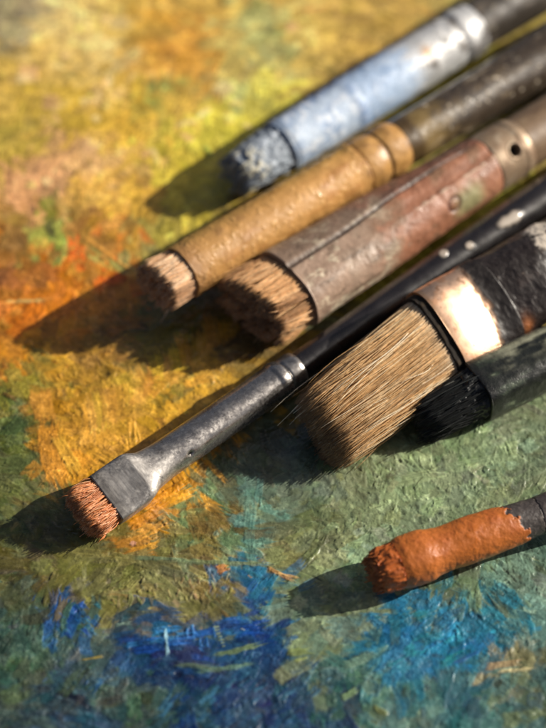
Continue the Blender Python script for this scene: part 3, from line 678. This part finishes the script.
def h5(x, th, y, z):
    n = fbm(x, y, z, 3.0, 191, 5, .6); n3 = fbm(x, y, z, .9, 192, 4, .6)
    c = blend(base_of(x, C3(42,35,33)), (sst(.15,.7,n)*.6, C3(66,54,50)), (sst(.62,.85,n3)*sst(0,.4,n)*.8, C3(150,132,118)))
    k = 0*x
    for sx, sth, r_ in wl_:
        k = np.maximum(k, sst(1.3, .8, (np.hypot(x-sx, (th-sth)*math.pi/180*7.5)+.9*n3)/r_))
    c = blend(c, (k, C3(206,194,178)))
    q = np.exp(-((x-br[0])/1.1)**2-((th-br[1])/16)**2); c = blend(c, (q, C3(150,92,52)))
    return dict(col=c, rough=.42+.12*n, bump=.55, disp=.22*n+.07*n3+.15*k)
crust = surf_mat('crusted_black_paint', 520, .22, .3, .1)
b.loft('handle', [(14,8.5,5.0,2.5),(24,8.4,7.0,2.3),(45,7.6,7.2,2),(75,8,8,2),(110,6,6,2),(160,4,4,2),(168,2.4,2.4,2)], 14, 168, h5, crust, capr=.04)
def c5(u, hr, h2, v):
    c = blend(base_of(u, C3(214,172,118)), (sst(.5,1,hr)*.8, C3(248,226,184)), (sst(.5,.0,h2)*.65, C3(136,96,56)), (sst(.6,1.,u)*.35, C3(150,104,60)), (sst(.14,.0,u)*.7, C3(222,204,178)),
              (sst(.86,1.0,u)*.5, C3(92,58,30)))  # ends darkened in colour, standing in for the shaded end face
    return c
t_ = b.loc(318, 434, 5.2)
b.hair(7500, -.6, 8.1, 4.1, 2.6, t_, 6.3, 3.5, mhb, c5, dia=.15, seed=9, seg=10, clump=.42, ncl=90, lenj=1.0, jit=4.5, wave=.6, stray=.03)
b.hair(90, -.6, 8.3, 4.2, 2.6, (t_[0]+1, t_[1], t_[2]+.9), 6.6, 3.6, mhb, lambda u, hr, h2, v: base_of(u, C3(248,232,200)), dia=.13, seed=19, seg=10, clump=0, ncl=20, lenj=4., jit=10, wave=1.2, stray=.08)

# ---- 6 black brush tucked against the broad one
b = Brush((416,420), 4.9, (537,363), 5.3, 0, 'dark green smeared brush with clotted black bristles, under the copper ferrule')
m_f6 = surf_mat('green_black_paint', 420, .14, .25, .25)
def f6(x, th, y, z):
    n = fbm(x, y, z, 2.8, 201, 5, .6); nl = fbm(x*.35, y, z, 1.4, 202, 4)
    c = blend(base_of(x, C3(30,33,30)), (sst(.1,.6,nl)*.6, C3(74,84,70)), (sst(.3,.7,n)*.7, C3(26,28,26)), (sst(.6,.85,nl)*.7, C3(140,150,124)))
    c = blend(c, (sst(14.2,13,x+.5*n)*.8, C3(18,18,18)), (np.exp(-((th-72-8*n)/22)**2)*sst(15,24,x+4*n)*sst(-.5,.3,nl)*.85, C3(164,164,140)))
    return dict(col=c, metal=.2*sst(.2,.5,nl), rough=.38+.1*n, bump=.9, disp=.10*n+.05*nl)
b.loft('ferrule', [(12.4,5.4,4.5,3.6),(20,5.3,4.7,3.2),(40,5.0,5.0,2.4)], 12.4, 40, f6, m_f6)
b.loft('handle', [(40,4.7,4.7,2),(70,5.4,5.4,2),(110,4,4,2),(165,2.4,2.4,2),(171,1.5,1.5,2)], 40, 171, h1, dark_handle)
def crust6(x, th, y, z):
    n = fbm(x*.3, y, z, .9, 205, 4); n2 = fbm(x, y, z, 1.2, 206, 3)
    return dict(col=blend(base_of(x, C3(16,18,18)), (sst(.4,.8,n)*.5, C3(36,42,42))), rough=.5, bump=1., disp=.4*n+.3*n2)
t6 = b.loc(420, 424, 3.6)
bf = lambda x: ((12.4-x)/12.4*t6[1]*.9, (12.4-x)/12.4*t6[2]*.9)
b.loft('dried_paint', [(3.2,2.2,1.5,2),(7,3.8,3.2,2),(12.5,4.8,4.5,2.3)], 3.2, 12.5, crust6, m_f6, bend=bf)
def c6(u, hr, h2, v):
    return blend(base_of(u, C3(18,20,20)), (sst(.7,1,hr)*.7, C3(44,50,50)), (sst(.985,.995,hr), C3(150,150,140)))
b.hair(2400, 13, 4.8, 4.5, 2.3, t6, 3.6, 2.6, hair_mat('black_painted_hair', .5), c6, dia=.2, seed=10, clump=.6, ncl=40, lenj=1.4, jit=1.6, wave=.3, stray=.03, arc=1.5)

# ---- 7 orange coated brush
b = Brush((374,573), 4.7, (546,513), 5.9, 0, 'brush coated in thick orange paint over its bristles and ferrule, alone below the others')
m_or = surf_mat('thick_orange_paint', 900, .12, .14, .0, .5, 2600)
OR = (184,104,44)
def f7(x, th, y, z):
    n = fbm(x, y, z, 2.4, 211, 5, .6); nl = fbm(x*.3, y, z, 1., 212, 4); n3 = fbm(x, y, z, .7, 213, 4, .6)
    bd = 24.2+2.6*n+.5*n3+1.6*np.cos(np.radians(th-170))
    k = sst(bd-.2, bd+.2, x)
    c = blend(base_of(x, C3(*OR)), (sst(.1,.7,n)*.35, C3(160,76,28)), (sst(.4,.8,n3)*.3, C3(206,116,54)), (sst(.55,.8,-n3)*.4, C3(132,62,26)))
    c = blend(c, (k, C3(66,60,58)), (k*sst(.2,.6,n3)*.6, C3(98,90,84)))
    lump = np.maximum(0, fbm(x, y, z, 1.4, 214, 2))
    return dict(col=c, rough=.42+.12*n+.1*k-.2*np.exp(-((x-17)/3)**2)*sst(.1,.5,n3), bump=.9, disp=(1-k)*(.22+.06*n+.05*n3+.07*lump)+k*(.06*n+.06*n3))
P7 = [(4.0,3.7,3.5,2.3),(5.6,4.1,3.9,2.3),(8.6,4.2,4.0,2.3),(11.3,3.65,3.55,2.3),(12.6,3.6,3.5,2.1),(17,3.75,3.75,2),(27,3.35,3.35,2),(32,3.2,3.2,2)]
b.loft('ferrule', P7, 4.0, 30, f7, m_or, dx=.12)
def h7(x, th, y, z):
    n = fbm(x, y, z, 2.4, 211, 5, .6); n3 = fbm(x, y, z, .7, 213, 4, .6)
    c = blend(base_of(x, C3(66,60,58)), (sst(.2,.6,n3)*.6, C3(98,90,84)))
    return dict(col=c, rough=.5, bump=.9, disp=.06*n+.06*n3)
b.loft('handle', [(30,3.3,3.3,2),(45,4.2,4.2,2),(60,5.7,5.7,2),(76,6.6,6.6,2),(95,6,6,2),(140,3,3,2),(180,1.8,1.8,2),(185,1.2,1.2,2)], 30, 185, h7, dark_handle)
def crust7(x, th, y, z):
    n = fbm(x*.22, y, z, .7, 215, 4); n2 = fbm(x, y, z, 1.6, 216, 3)
    c = blend(base_of(x, C3(184,98,42)), (sst(.0,.6,n)*.5, C3(126,62,26)), (sst(.3,.7,-n)*.3, C3(206,112,50)))
    return dict(col=c, rough=.42, bump=.8, disp=.38*n+.2*n2)
b.loft('bristles', [(-.3,2.6,2.5,2.2),(.5,3.3,3.1,2.2),(1.6,3.75,3.55,2.3),(4.1,4.0,3.8,2.3)], -.3, 4.15, crust7, m_or, dx=.08, capr=1.2)
o = b.hair(650, 4.6, 3.8, 3.6, 2.2, (-.7, 0, -.1), 3.2, 3.0, hair_mat('orange_painted_hair', .45), lambda u, hr, h2, v: blend(base_of(u, C3(188,108,54)), (sst(.4,1,hr)*.6, C3(212,134,78)), (sst(.4,.0,h2)*.5, C3(130,72,36))), dia=.3, seed=12, clump=.6, ncl=60, lenj=.8, jit=1.2, wave=.2, stray=.01)
